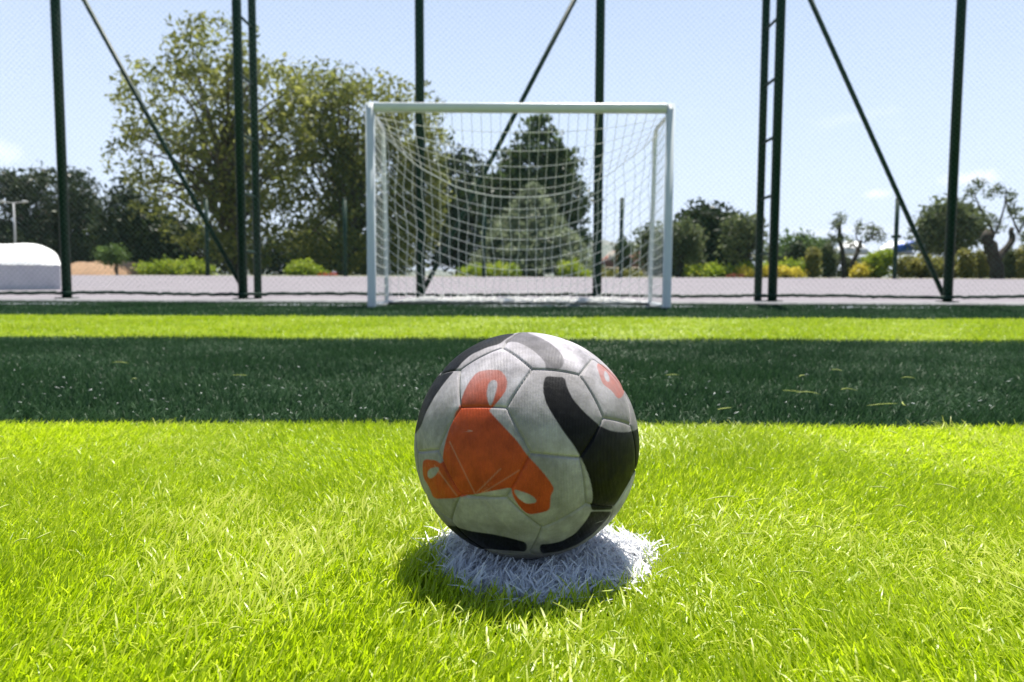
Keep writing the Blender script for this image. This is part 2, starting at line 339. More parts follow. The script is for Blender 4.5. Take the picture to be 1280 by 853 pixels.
# ------------------------------------------------------------------ the ball
def ball():
    import bmesh
    bm = bmesh.new(); bmesh.ops.create_icosphere(bm, subdivisions=8, radius=1.0)
    me = bpy.data.meshes.new('football'); bm.to_mesh(me); bm.free()
    n = len(me.vertices); co = np.zeros(n * 3, np.float32); me.vertices.foreach_get('co', co); D = co.reshape(-1, 3).astype(float)
    D /= np.linalg.norm(D, axis=1)[:, None]
    Rm = np.array([[-0.50581053, 0.51783439, -0.68992989], [-0.50920593, -0.82481128, -0.2457553], [-0.6963225, 0.22701077, 0.68088258]])
    ph = (1 + 5 ** .5) / 2
    ico = []
    for s1 in (1, -1):
        for s2 in (ph, -ph): ico += [(0, s1, s2), (s1, s2, 0), (s2, 0, s1)]
    ico = np.array(ico, float); ico /= np.linalg.norm(ico[0]); ico = ico @ Rm.T
    hexc = []
    for i in range(12):
        for j in range(i + 1, 12):
            for k_ in range(j + 1, 12):
                if all(abs(ico[a] @ ico[b] - .4472) < .01 for a, b in ((i, j), (j, k_), (i, k_))):
                    v = ico[i] + ico[j] + ico[k_]; hexc.append(v / np.linalg.norm(v))
    hexc = np.array(hexc)
    # panel planes of the truncated icosahedron: the nearest plane wins, seams lie where two tie
    a0 = ico[0]; a1 = max(ico[1:], key=lambda v: v @ a0); tv = a0 * 2 / 3 + a1 / 3
    hp = max(tv @ h for h in hexc); pp = tv @ a0
    pl = np.vstack([ico / pp, hexc / hp]); val = D @ pl.T
    s2 = np.sort(val, axis=1); gap = (s2[:, -1] - s2[:, -2])
    i1 = np.argsort(val, axis=1)[:, -2:]
    nd = np.linalg.norm(pl[i1[:, 1]] - pl[i1[:, 0]], axis=1)
    dist = gap / nd * BALL_R                     # metres to the nearest seam
    groove = -.0017 * np.exp(-(dist / .0008) ** 2) + .0012 * (1 - np.exp(-dist / .005))
    P = BALL_C + D * (BALL_R + groove - .0009)[:, None]
    # printed pattern: outlines measured on the visible side, repeated on the far side by a half turn about a two-fold axis of the panel net
    def cr(ox, oy): return lambda L_: [(ox + x / 5.687, oy + y / 5.687) for x, y in L_]
    c1, c2, c3, c4 = cr(510, 405), cr(660, 405), cr(510, 555), cr(660, 555)
    orange = [c1([(355, 605), (360, 590), (385, 510), (430, 420), (490, 345), (560, 328), (660, 330), (708, 395), (700, 470), (650, 540), (600, 590), (570, 612), (670, 720), (770, 825)])
              + c3([(853, 90)]) + c4([(60, 150), (130, 230), (190, 320), (160, 360), (155, 470), (90, 490), (0, 505)])
              + c3([(800, 460), (750, 385), (733, 322), (720, 312), (600, 335), (480, 358), (345, 387), (185, 390), (150, 300), (110, 240), (104, 150), (112, 108), (205, 118), (235, 150), (262, 0)]) + c1([(290, 750), (335, 625)]),
              c2([(485, 290), (510, 275), (560, 310), (620, 370), (680, 440), (690, 480), (660, 530), (630, 530), (600, 480), (530, 430), (510, 370)])]
    holes = [c1([(575, 585), (558, 500), (572, 420), (610, 393), (640, 420), (625, 490), (598, 570)]),
             c3([(138, 210), (150, 180), (190, 165), (225, 165), (215, 205), (175, 245), (145, 245)]),
             c3([(745, 320), (853, 352)]) + c4([(45, 378), (70, 415), (0, 427)]) + c3([(820, 415), (770, 375)]),
             c2([(540, 330), (560, 340), (582, 390), (572, 422), (540, 392)])]
    black = [c2([(130, 370), (200, 378), (262, 378), (275, 450), (320, 540), (400, 630), (500, 715), (550, 745), (600, 765), (680, 772), (745, 765), (800, 735), (880, 750)])
             + c4([(880, 60), (800, 130), (740, 240), (680, 340), (605, 470), (445, 475), (462, 380), (452, 300), (430, 220), (390, 120), (330, 20)]) + c2([(240, 750), (170, 640), (125, 560), (105, 470), (113, 400)]),
             c4([(445, 480), (605, 482), (540, 560), (460, 640), (350, 715), (230, 762), (90, 782), (80, 715), (150, 710), (240, 690), (330, 640), (400, 560), (440, 500)]),
             c3([(280, 575), (450, 620), (600, 640), (740, 670), (845, 702), (845, 768), (700, 758), (580, 748), (480, 755), (380, 700), (250, 590)]),
             c1([(345, 322), (380, 280), (450, 220), (560, 170), (650, 145), (690, 110), (770, 62), (700, 20), (560, 50), (420, 120), (300, 210), (180, 340), (215, 356)]),
             c1([(332, 330), (215, 360), (120, 380), (40, 540), (10, 700), (30, 800), (90, 740), (130, 630), (190, 520), (260, 420)]),
             c1([(690, 118), (770, 62), (853, 52)]) + c2([(0, 70), (80, 95), (160, 140), (225, 195), (257, 250), (250, 300), (225, 322), (120, 318), (130, 290), (100, 250), (60, 210), (0, 165)]) + c1([(760, 125), (690, 132)])]
    def sdf(poly, q):
        poly = np.array(poly); inside = np.zeros(len(q), bool); best = np.full(len(q), 1e9)
        for i in range(len(poly)):
            a, b = poly[i - 1], poly[i]; e = b - a
            t = np.clip(((q - a) @ e) / (e @ e + 1e-9), 0, 1); best = np.minimum(best, np.hypot(*(q - a - t[:, None] * e).T))
            c = (a[1] > q[:, 1]) != (b[1] > q[:, 1])
            with np.errstate(divide='ignore', invalid='ignore'):
                xi = a[0] + (q[:, 1] - a[1]) / (b[1] - a[1]) * (b[0] - a[0])
            inside ^= c & (q[:, 0] < xi)
        return np.where(inside, best, -best)
    def soft(poly):
        for lim in (3.0, 1.0):
            out = []
            for i in range(len(poly)):
                p0, p1, p2 = (np.array(poly[(i + k_) % len(poly)]) for k_ in (-1, 0, 1))
                for o_ in (p0, p2):
                    l_ = np.linalg.norm(o_ - p1); out.append(p1 + (o_ - p1) * min(.3, lim / max(l_, 1e-6)))
            poly = out
        return poly
    orange, holes, black = [soft(p) for p in orange], [soft(p) for p in holes], [soft(p) for p in black]
    view = CAM - BALL_C; view /= np.linalg.norm(view)
    mids = [(ico[i] + ico[j]) for i in range(12) for j in range(i + 1, 12) if ico[i] @ ico[j] > .4]
    mids = [v / np.linalg.norm(v) for v in mids]; ax = min(mids, key=lambda v: abs(v @ view) + .3 * abs(v[0]))
    Dm = np.where((D @ view > .13)[:, None], D, 2 * (D @ ax)[:, None] * ax - D)
    u, v = proj(BALL_C + Dm * BALL_R); q = np.stack([u, v], -1)
    def cover(polys): return np.max([np.clip(sdf(p_, q) / 1.1 + .5, 0, 1) for p_ in polys], axis=0)
    sunlit_loop = np.clip(sdf(orange[1], q) / 1.1 + .5, 0, 1) * .45  # right loop and upper arm paled: sunlight put into the print colour
    sunlit_arm = np.clip((509 - q[:, 1]) / 40, 0, 1) * (q[:, 0] < 680)
    org = cover(orange) * (1 - cover(holes)) * (1 - sunlit_loop) * (1 - .35 * sunlit_arm)
    blk = np.maximum(cover(black[:5]), .62 * cover(black[5:]))  # topmost band greyed, sun sheen put into the black print
    # dirt per panel; lower visible panels darkened further, shade put into their colour
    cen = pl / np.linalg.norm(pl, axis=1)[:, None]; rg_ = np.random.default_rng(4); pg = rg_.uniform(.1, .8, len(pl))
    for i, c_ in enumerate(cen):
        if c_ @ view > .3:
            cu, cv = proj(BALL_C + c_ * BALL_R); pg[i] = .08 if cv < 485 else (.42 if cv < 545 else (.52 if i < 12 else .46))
    grub_shade = pg[i1[:, 1]]
    zz = lambda L_: np.array([(480 + x / 2.3694, 390 + y / 2.3694) for x, y in L_])
    scr = np.zeros(len(q))
    for a_, b_ in (((195, 385), (275, 550)), ((275, 535), (345, 465)), ((278, 545), (400, 470)), ((300, 560), (375, 645)), ((110, 350), (128, 405)), ((220, 560), (370, 558)), ((150, 455), (215, 545))):
        a_, b_ = zz((a_, b_)); e = b_ - a_; t_ = np.clip(((q - a_) @ e) / (e @ e), 0, 1)
        scr = np.maximum(scr, np.exp(-(np.hypot(*(q - a_ - t_[:, None] * e).T) / .8) ** 2))
    me.vertices.foreach_set('co', (P - BALL_C).ravel().astype(np.float32))
    for k_, a in (('orange', org), ('black', blk), ('panel_grub_shade', grub_shade), ('scratch', scr), ('seam', np.exp(-(dist / .0008) ** 2))):
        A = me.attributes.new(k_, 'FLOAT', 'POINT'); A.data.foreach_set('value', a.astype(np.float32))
    me.polygons.foreach_set('use_smooth', np.ones(len(me.polygons), bool)); me.update()
    m = bpy.data.materials.new('worn_ball_leather'); m.use_nodes = True; t = m.node_tree; l = t.links.new; b = t.nodes['Principled BSDF']
    co = N(t, 'ShaderNodeTexCoord')
    def noise(s, d=5, ro=.6):
        n_ = N(t, 'ShaderNodeTexNoise'); n_.inputs['Scale'].default_value = s; n_.inputs['Detail'].default_value = d; n_.inputs['Roughness'].default_value = ro; l(co.outputs['Object'], n_.inputs[0]); return n_
    def ramp(src, p0, p1, c0, c1_):
        r = N(t, 'ShaderNodeValToRGB'); r.color_ramp.elements[0].position = p0; r.color_ramp.elements[1].position = p1
        r.color_ramp.elements[0].color = c0; r.color_ramp.elements[1].color = c1_; l(src, r.inputs[0]); return r
    def mix(f, a, c, bt='MIX'):
        x = N(t, 'ShaderNodeMix', data_type='RGBA', blend_type=bt)
        for sock, val_ in ((x.inputs[0], f), (x.inputs[6], a), (x.inputs[7], c)):
            if hasattr(val_, 'links'): l(val_, sock)
            else: sock.default_value = val_
        return x.outputs[2]
    att = lambda s: N(t, 'ShaderNodeAttribute', attribute_name=s).outputs['Fac']
    dirt = ramp(noise(26, 6, .62).outputs[0], .32, .72, (.19, .18, .198, 1), (.69, .65, .71, 1)).outputs[0]
    fine = ramp(noise(140, 4, .7).outputs[0], .3, .75, (.80, .79, .76, 1), (1, 1, 1, 1)).outputs[0]
    base = mix(1., dirt, fine, 'MULTIPLY')
    gm = N(t, 'ShaderNodeMath', operation='MULTIPLY_ADD'); gm.inputs[1].default_value = .55; l(att('panel_grub_shade'), gm.inputs[0]); l(noise(16, 7, .68).outputs[0], gm.inputs[2])
    grime_shade = ramp(gm.outputs[0], .50, .98, (0, 0, 0, 1), (.92, .92, .92, 1)).outputs[0]
    base = mix(grime_shade, base, (.145, .135, .125, 1))
    base = mix(att('seam'), base, (.26, .255, .245, 1))
    oc = ramp(noise(60, 6, .7).outputs[0], .3, .7, (.26, .040, .013, 1), (.48, .074, .022, 1)).outputs[0]
    ws = ramp(noise(34, 8, .75).outputs[0], .62, .72, (0, 0, 0, 1), (.55, .55, .55, 1)).outputs[0]
    oc = mix(ws, oc, (.50, .22, .14, 1))
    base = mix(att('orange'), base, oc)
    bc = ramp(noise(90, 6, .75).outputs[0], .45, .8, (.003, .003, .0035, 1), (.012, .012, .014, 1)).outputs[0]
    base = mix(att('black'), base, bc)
    # scuffs: stretched pale scratches
    mpn = N(t, 'ShaderNodeMapping'); mpn.inputs['Scale'].default_value = (40, 9, 160); mpn.inputs['Rotation'].default_value = (.5, .8, .3); l(co.outputs['Object'], mpn.inputs[0])
    sn = N(t, 'ShaderNodeTexNoise'); sn.inputs['Scale'].default_value = 1.0; sn.inputs['Detail'].default_value = 3; l(mpn.outputs[0], sn.inputs[0])
    sc_ = ramp(sn.outputs[0], .70, .76, (0, 0, 0, 1), (.4, .4, .4, 1)).outputs[0]
    base = mix(att('scratch'), base, mix(.28, base, (.42, .38, .33, 1)))
    base = mix(sc_, base, (.42, .41, .38, 1))
    l(base, b.inputs['Base Color'])
    rr_ = ramp(noise(70, 4, .6).outputs[0], .3, .7, (.42, .42, .42, 1), (.65, .65, .65, 1)).outputs[0]; l(rr_, b.inputs['Roughness'])
    b.inputs['Specular IOR Level'].default_value = .14
    wv = N(t, 'ShaderNodeTexWave'); wv.inputs['Scale'].default_value = 235; wv.inputs['Distortion'].default_value = 1.5; wv.bands_direction = 'X'; l(co.outputs['Object'], wv.inputs[0])
    b1 = N(t, 'ShaderNodeBump'); b1.inputs['Strength'].default_value = .35; b1.inputs['Distance'].default_value = .0007; l(wv.outputs[1], b1.inputs['Height'])
    b2 = N(t, 'ShaderNodeBump'); b2.inputs['Strength'].default_value = .35; b2.inputs['Distance'].default_value = .0012; l(noise(120, 5, .65).outputs[0], b2.inputs['Height']); l(b1.outputs[0], b2.inputs['Normal'])
    l(b2.outputs[0], b.inputs['Normal'])
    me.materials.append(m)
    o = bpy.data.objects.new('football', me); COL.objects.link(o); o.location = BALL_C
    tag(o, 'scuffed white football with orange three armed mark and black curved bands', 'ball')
ball()

# ------------------------------------------------------------------ the goal
GY = 8.05
gz_top = at(651, 128.5, GY)[2]; xl, xr = at(463.5, 300, GY)[0] - .005, at(838, 300, GY)[0] + .005
gl_, gr_ = at(456.5, 131, GY)[0], at(844, 134, GY)[0]
PW = .085
goal = empty('football_goal', ((gl_ + gr_) / 2, GY, 0), 'white metal futsal goal with a sagging white net', 'goal')
go = np.array(goal.location)
for x0 in (gl_, gr_ - PW):
    m = MB(); bv = .012
    for z0, z1 in ((0., gz_top - .001),):
        a = np.array([(bv, 0), (PW - bv, 0), (PW, bv), (PW, PW - bv), (PW - bv, PW), (bv, PW), (0, PW - bv), (0, bv)])
        lo = np.column_stack([x0 + a[:, 0], GY + a[:, 1], np.full(8, z0)]); hi = lo.copy(); hi[:, 2] = z1
        m.add(np.vstack([lo, hi]), [(i, (i + 1) % 8, 8 + (i + 1) % 8, 8 + i) for i in range(8)], [(8, 8 + i, 8 + i + 1) for i in range(1, 7)])
    m.build('goal_post', M['white'], goal, go)
m = MB(); a = np.array([(0, .012), (.012, 0), (PW - .012, 0), (PW, .012), (PW, PW - .012), (PW - .012, PW), (.012, PW), (0, PW - .012)])
lo = np.column_stack([np.full(8, gl_ + PW + .001), GY + a[:, 0], gz_top - PW + a[:, 1]]); hi = lo.copy(); hi[:, 0] = gr_ - PW - .001
m.add(np.vstack([lo, hi]), [((i + 1) % 8, i, 8 + i, 8 + (i + 1) % 8) for i in range(8)])
m.build('crossbar', M['white'], goal, go)
# rear supports: out from the post head, bent, then down to the back foot
BY0, BY1 = GY + .88, GY + 1.02
zt = gz_top - .10
for x0, side in ((gl_ + PW / 2, 1), (gr_ - PW / 2, -1)):
    p = [(x0, GY + PW, zt), (x0, GY + .4, zt + .005)]
    for k_ in range(7):
        t_ = k_ / 6 * math.pi / 2; p.append((x0, BY0 - .14 + .14 * math.sin(t_), zt - .14 + .14 * math.cos(t_)))
    p += [(x0, BY0 + .07, zt * .5), (x0, BY1, .03)]
    m = MB(); m.tube(p, .024, 10); m.build('rear_support', M['white'], goal, go, smooth=True)
    m = MB(); m.tube([(x0, GY + PW, .03), (x0, BY1 + .02, .03)], .026, 10); m.build('side_ground_bar', M['white'], goal, go, smooth=True)
m = MB(); m.tube([(gl_ + PW / 2, BY1 + .02, .03), (gr_ - PW / 2, BY1 + .02, .03)], .026, 10); m.build('rear_ground_bar', M['white'], goal, go, smooth=True)
# net
xa, xb = gl_ + PW / 2 + .03, gr_ - PW / 2 - .03
NU = 30
def sagp(u): return 1 - np.abs(2 * u - 1) ** 2.3
rn = np.random.default_rng(21)
def backP(u, v, s):
    """back net: u across, v from the bend (0) down (1)"""
    x = xa + (xb - xa) * u
    top = zt - .10
    z = top * (1 - v) - (.66 - .10 * v) * sagp(u)
    y = BY0 + .02 + (BY1 - BY0) * v + .16 * sagp(u) * np.sin(np.pi * np.clip(v, 0, 1)) * 0.6
    over = np.clip(.025 - z, 0, None)
    y = y - .55 * over * (.55 + .45 * np.sin(over * 22 + u * 31))
    z = np.where(z < .025, .025 + .05 * np.abs(np.sin(over * 30 + u * 55)) * np.clip(over * 14, 0, 1), z)
    return np.stack([x + .012 * np.sin(v * 9 + u * 40), y, z], -1)
def roofP(u, v):
    x = xa + (xb - xa) * u; a_ = backP(u, np.zeros_like(u), 0)
    f = np.stack([x, np.full_like(u, GY + PW * .8), np.full_like(u, gz_top - PW - .005)], -1)
    P_ = f + (a_ - f) * v[:, None]; P_[:, 2] -= .10 * np.sin(np.pi * v) * sagp(u); return P_
m = MB(); C0 = .0038
uu = np.linspace(0, 1, 46)
jit = rn.normal(0, .004, 60)
rows = np.arange(0, 1.0001, .066)
for i, v in enumerate(rows): m.tube(backP(uu, np.full_like(uu, v + jit[i] * (i > 0)), 0), C0 * (1.9 if i == 0 else 1), 4, False)
for u in np.linspace(0, 1, NU + 1):
    vv = np.linspace(0, 1, 40); uj = np.clip(u + .004 * np.sin(vv * 14 + u * 20), 0, 1); m.tube(backP(uj, vv, 0), C0, 4, False)
for i, v in enumerate((.0, .16, .33, .5, .67, .84)): m.tube(roofP(uu, np.full_like(uu, v)), C0, 4, False)
for u in np.linspace(0, 1, NU + 1): m.tube(roofP(np.full(12, u), np.linspace(0, 1, 12)), C0, 4, False)
for sx_, x0 in ((0, gl_ + PW / 2), (1, gr_ - PW / 2)):
    for z_ in np.arange(.06, zt - .02, .105):
        yb = np.interp(z_, [0, zt - .14, zt], [BY1, BY0, BY0 - .1]); t_ = np.linspace(0, 1, 9)
        m.tube(np.stack([np.full(9, x0) + (.02 + .03 * np.sin(np.pi * t_)) * (1 if sx_ == 0 else -1), GY + PW + (yb - GY - PW) * t_, z_ - .09 * np.sin(np.pi * t_) * (.4 + z_ / 3)], -1), C0, 4, False)
    for t_ in np.linspace(.05, .95, 9):
        z_ = np.linspace(.03, zt - .02, 14); yb = np.interp(z_, [0, zt - .14, zt], [BY1, BY0, BY0 - .1])
        m.tube(np.stack([np.full(14, x0) + (.02 + .03 * np.sin(np.pi * t_)) * (1 if sx_ == 0 else -1), GY + PW + (yb - GY - PW) * t_, z_ - .09 * np.sin(np.pi * t_) * (.4 + z_ / 3)], -1), C0, 4, False)
# slack of the net lying in folds along the ground bar
for k_ in range(60):
    n_ = 50; u = np.linspace(0, 1, n_); ph_ = rn.uniform(0, 6, 4); am = rn.uniform(.01, .075)
    y = BY1 - .03 + rn.normal(0, .05) + .05 * np.sin(u * 37 + ph_[0]) + .03 * np.sin(u * 91 + ph_[1])
    z = .035 + am * np.abs(np.sin(u * 47 + ph_[2]) * np.sin(u * 19 + ph_[3])) * np.clip(sagp(u) * 2, 0, 1) + .01
    m.tube(np.stack([xa + (xb - xa) * u, y, z], -1), C0, 4, False)
m.build('net', M['net'], goal, go)

# ------------------------------------------------------------------ the fence
FY = 9.88; FH = 6.4
fence = empty('mesh_fence', (0, FY, 0), 'tall dark green chain link fence on braced posts behind the goal', 'fence')
fo = np.array(fence.location)
bases = [(84, 376), (304, 377.5), (526, 377), (746, 378.5), (965, 381), (1184, 381)]
px_ = [at(a, b, FY)[0] for a, b in bases]; step = (px_[-1] - px_[0]) / 5
allx = [px_[0] - step] + px_ + [px_[-1] + step]
for i, x in enumerate(allx):
    m = MB(); m.tube([(x, FY, .02), (x, FY, FH)], .058, 14)
    m.box((x - .10, FY - .10, .046), (x + .10, FY + .10, .058))
    m.build('post', M['post'], fence, fo, smooth=False)
for x in (px_[1], px_[4]):
    m = MB(); ry = FY + .58
    m.tube([(x, ry, .03), (x, ry, FH)], .052, 14); m.build('rear_post', M['post'], fence, fo)
    z = .66
    while z < FH:
        m = MB(); m.tube([(x, FY + .055, z), (x, ry - .05, z)], .02, 8); m.build('rung', M['post'], fence, fo); z += .735
for b0, tpx, tpy in ((px_[1], 105, 0), (px_[2], 718, 0), (px_[5], 1013, 0)):
    e = at(tpx, tpy, FY + .09); s_ = np.array([b0, FY + .09, .12]); d = e - s_
    e = s_ + d * ((step - .02) / abs(d[0]))
    m = MB(); m.tube([s_, e], .031, 10); m.build('diagonal_brace', M['post'], fence, fo)
m = MB()
X0, X1 = allx[0], allx[-1]
m.tube([(X0, FY - .062, FH - .05), (X1, FY - .062, FH - .05)], .025, 8); m.build('top_rail', M['post'], fence, fo)
m = MB(); t_ = np.linspace(X0, X1, 260); rb = np.random.default_rng(3)
m.tube(np.stack([t_, np.full(260, FY - .066), .115 + .008 * np.sin(t_ * 2.1) + rb.normal(0, .004, 260)], -1), .018 + .005 * rb.random(260), 6); m.build('bottom_rail', M['post'], fence, fo)
m = MB(); cell = .072; hz = FH - .12; seg = .36
for sgn, off in ((1, .0025), (-1, -.0025)):
    for x in np.arange(X0 - hz, X1 + hz, cell):
        n_ = int(hz / seg); zz = np.linspace(.08, FH - .05, n_ + 1); xx = x + sgn * (zz - .08)
        if sgn < 0: xx = x - (zz - .08)
        ok = (xx > X0) & (xx < X1); idx = np.where(ok)[0]
        for i0, i1 in zip(idx[:-1], idx[1:]):
            a_ = np.array([xx[i0], FY - .070 + off, zz[i0]]); b_ = np.array([xx[i1], FY - .070 + off, zz[i1]]); w_ = .0009
            n1 = np.array([-(b_ - a_)[2], 0, (b_ - a_)[0]]); n1 = n1 / np.linalg.norm(n1) * w_; n2 = np.array([0, w_, 0])
            m.add([a_ + n1, a_ + n2, a_ - n1, a_ - n2, b_ + n1, b_ + n2, b_ - n1, b_ - n2], [(0, 1, 5, 4), (1, 2, 6, 5), (2, 3, 7, 6), (3, 0, 4, 7)])
m.build('wire_mesh', M['wire'], fence, fo)
# thin poles on the far side of the paving
POLES = [(260, 'slim dark green pole in front of the big airy tree'), (432, 'slim dark green pole below the bushy olive coloured tree'), (605, 'slim dark green pole seen through the left half of the net'),
         (776, 'slim dark green pole standing against the sky inside the goal'), (1118, 'slim dark green pole against the sky right of the double post')]
for p, lab in POLES:
    b_ = at(p, 348, 27.6); top = at(p, 249, 27.6)[2]; z0 = float(gz(27.6))
    o = empty('slim_pole', (b_[0], 27.6, z0), lab, 'pole', 'slim poles beyond the paving')
    m = MB(); m.tube([(b_[0], 27.6, z0 - .05), (b_[0], 27.6, top)], .075, 8); m.build('shaft', M['post'], o, np.array(o.location))
    m = MB(); m.tube([(b_[0], 27.6, top + .001), (b_[0], 27.6, top + .05)], [.088, .04], 8); m.build('cap', M['post'], o, np.array(o.location))
    if p == 1118:
        m = MB(); z_ = at(p, 296, 27.6)[2]; m.box((b_[0] - .12, 27.48, z_ - .05), (b_[0] + .12, 27.72, z_ + .05)); m.build('clamp', M['post'], o, np.array(o.location))

# ------------------------------------------------------------------ vegetation
LM = dict(
    airy=leafmat('olive_leaf', (.10, .12, .024), (.21, .23, .05), (.37, .37, .11), .58, .5, .3),
    bushy=leafmat('bushy_leaf', (.09, .11, .024), (.19, .21, .048), (.34, .34, .10), .58, .5, .3),
    dark=leafmat('dark_leaf', (.014, .024, .009), (.028, .044, .014), (.06, .085, .026), .3, .5, .3),
    conifer=leafmat('conifer_leaf', (.020, .036, .012), (.045, .072, .022), (.13, .18, .055), .4, .5, .3),
    sage=leafmat('sage_leaf', (.095, .12, .068), (.18, .215, .125), (.28, .32, .19), .5, .5, .3),
    olive=leafmat('grey_olive_leaf', (.045, .06, .025), (.10, .125, .05), (.21, .25, .10), .45, .5, .3),
    lime=leafmat('lime_leaf', (.14, .22, .015), (.28, .36, .03), (.45, .48, .06), .5, .5, .3),
    gold=leafmat('gold_leaf', (.34, .30, .03), (.56, .47, .05), (.74, .64, .12), .5, .5, .3),
    green=leafmat('mid_leaf', (.05, .09, .02), (.10, .16, .04), (.17, .25, .07), .5, .5, .3),
    hedge=leafmat('hedge_leaf', (.10, .11, .025), (.22, .22, .05), (.40, .36, .10), .5, .5, .3),
    rust=leafmat('rusty_leaf', (.14, .05, .03), (.22, .08, .05), (.28, .14, .08), .4, .5, .2),
    red=leafmat('red_flower', (.25, .02, .02), (.45, .05, .04), (.5, .12, .06), .3, .5, .3),
)
def leaves(cent, nleaf, spread, size, r, flat=1.):
    """leaf-sized rhombs scattered round clump centres"""
    n = len(cent); c = np.repeat(cent, nleaf, 0); sp = np.repeat(np.broadcast_to(spread, (n,)), nleaf)
    g = r.normal(0, 1, (len(c), 3)); g *= (np.minimum(np.linalg.norm(g, axis=1), 1.9) / np.linalg.norm(g, axis=1))[:, None]; g[:, 2] *= flat
    c = c + g * sp[:, None]
    a = r.normal(0, 1, (len(c), 3)); a /= np.linalg.norm(a, axis=1)[:, None]
    b = r.normal(0, 1, (len(c), 3)); b -= a * np.sum(a * b, 1)[:, None]; b /= np.linalg.norm(b, axis=1)[:, None]
    s = size * r.uniform(.55, 1.3, len(c))[:, None]
    v = np.stack([c - a * s, c - b * s * .45, c + a * s, c + b * s * .45], 1).reshape(-1, 3)
    q = np.arange(len(c) * 4).reshape(-1, 4)
    tint = np.clip(np.repeat(r.normal(.45, .17, n), nleaf) + r.normal(0, .16, len(c)), 0, 1)
    return v, q, np.repeat(tint, 4)
def in_ell(n, c, rad, r, shell=.0):
    d = r.normal(0, 1, (n, 3)); d /= np.linalg.norm(d, axis=1)[:, None]
    k_ = (shell + (1 - shell) * r.random(n)) ** (1 / 3.)
    return np.asarray(c) + d * k_[:, None] * np.asarray(rad)
TS = [100]
def plant(name, label, cat, Y, base, ells, leaf, nclump, nleaf, spread, size, group=None, trunk=.25, forks=None, bark='bark', depth=.8, shell=.35, stem=True, limbs=14, part=('trunk', 'crown'), flat=.85):
    """ells: (px, py, rx, ry) lobes as seen, given depth on the ground at Y; trunk and limbs reach into the lobes"""
    TS[0] += 1; r = np.random.default_rng(TS[0])
    g0 = float(gz(Y)); bx = at(base, 345, Y)[0]; root = empty(name, (bx, Y, g0), label, cat, group); ro = np.array(root.location)
    s = Y / FPX; cents = []; area = sum(e[2] * e[3] for e in ells)
    for (ex, ey, rx, ry) in ells:
        c = at(ex, ey, Y); dy = depth * rx * s
        k_ = max(4, int(nclump * rx * ry / area)); lob = in_ell(k_, c + np.array([0, r.uniform(-.3, .3) * dy, 0]), (rx * s, dy, ry * s), r, shell)
        cents.append(lob)
    cents = np.concatenate(cents); cents[:, 2] = np.maximum(cents[:, 2], g0 + spread * .6)
    v, q, tint = leaves(cents, nleaf, spread * r.uniform(.6, 1.3, len(cents)), size, r, flat)
    v[:, 2] = np.maximum(v[:, 2], g0 + .01)
    mesh(part[1], v, [q], LM[leaf], root, ro, {'tint': tint})
    if stem:
        m = MB(); cz_ = np.mean(cents[:, 2]); top = np.array([np.mean(cents[:, 0]), Y, cz_ + .3 * (cents[:, 2].max() - cz_)])
        b0 = np.array([bx, Y, g0 - .1]); t_ = np.linspace(0, 1, 8)[:, None]
        wob = np.concatenate([np.zeros((1, 3)), r.normal(0, trunk * .5, (7, 3))]) * np.array([1, 1, 0])
        line = b0 + (top - b0) * t_ + wob
        m.tube(line, trunk * np.linspace(1.15, .3, 8), 8)
        pick = cents[r.choice(len(cents), min(limbs, len(cents)), replace=False)]
        for tip in pick:
            st = line[r.integers(1, 6)]; k_ = np.linspace(0, 1, 6)[:, None]
            lim = st + (tip - st) * k_ + np.array([0, 0, 1.]) * (.12 * np.linalg.norm(tip - st)) * np.sin(np.pi * k_) + r.normal(0, .05, (6, 3)) * np.linalg.norm(tip - st) * .4 * k_ * (1 - k_) * 4
            m.tube(lim, trunk * np.linspace(.42, .07, 6), 5, False)
        m.build(part[0], M[bark], root, ro, smooth=True)
    return root

# left
plant('dark_tree', 'dark rounded tree at the far left edge behind the white canopy', 'tree', 55, 45, [(62, 252, 58, 42), (10, 268, 50, 50), (100, 285, 32, 40), (50, 308, 75, 34), (150, 322, 40, 22)], 'dark', 620, 40, .42, .18, trunk=.5, shell=.3)
plant('dark_bush_tree', 'low black green evergreen between the rounded tree and the airy tree', 'tree', 46, 172, [(165, 275, 30, 42), (190, 300, 50, 36), (150, 305, 30, 28), (235, 310, 40, 28)], 'dark', 300, 34, .5, .2, trunk=.3)
plant('airy_tree', 'tallest airy olive coloured tree with open leafy crown', 'tree', 38, 300, [(268, 75, 62, 52), (235, 130, 92, 62), (320, 120, 70, 62), (225, 200, 88, 60), (310, 200, 80, 70), (255, 265, 85, 46), (310, 280, 62, 58), (300, 315, 44, 28), (368, 165, 36, 50)], 'airy', 980, 13, .30, .165, trunk=.26, limbs=90, shell=.12)
plant('bushy_tree', 'bushy olive coloured tree behind the left goal post', 'tree', 41, 428, [(395, 135, 45, 52), (450, 150, 60, 60), (510, 170, 48, 62), (400, 215, 60, 60), (470, 225, 75, 62), (530, 225, 30, 50), (440, 290, 90, 42), (450, 318, 88, 26), (500, 285, 50, 40)], 'bushy', 980, 21, .36, .165, trunk=.28, limbs=60, shell=.12)
plant('dark_bush_tree', 'dark undergrowth behind the trunks of the two tall airy trees', 'bush', 58, 400, [(345, 318, 34, 22), (395, 312, 40, 28), (440, 318, 40, 24), (480, 322, 36, 20), (300, 325, 34, 16)], 'dark', 420, 30, .5, .2, trunk=.2)
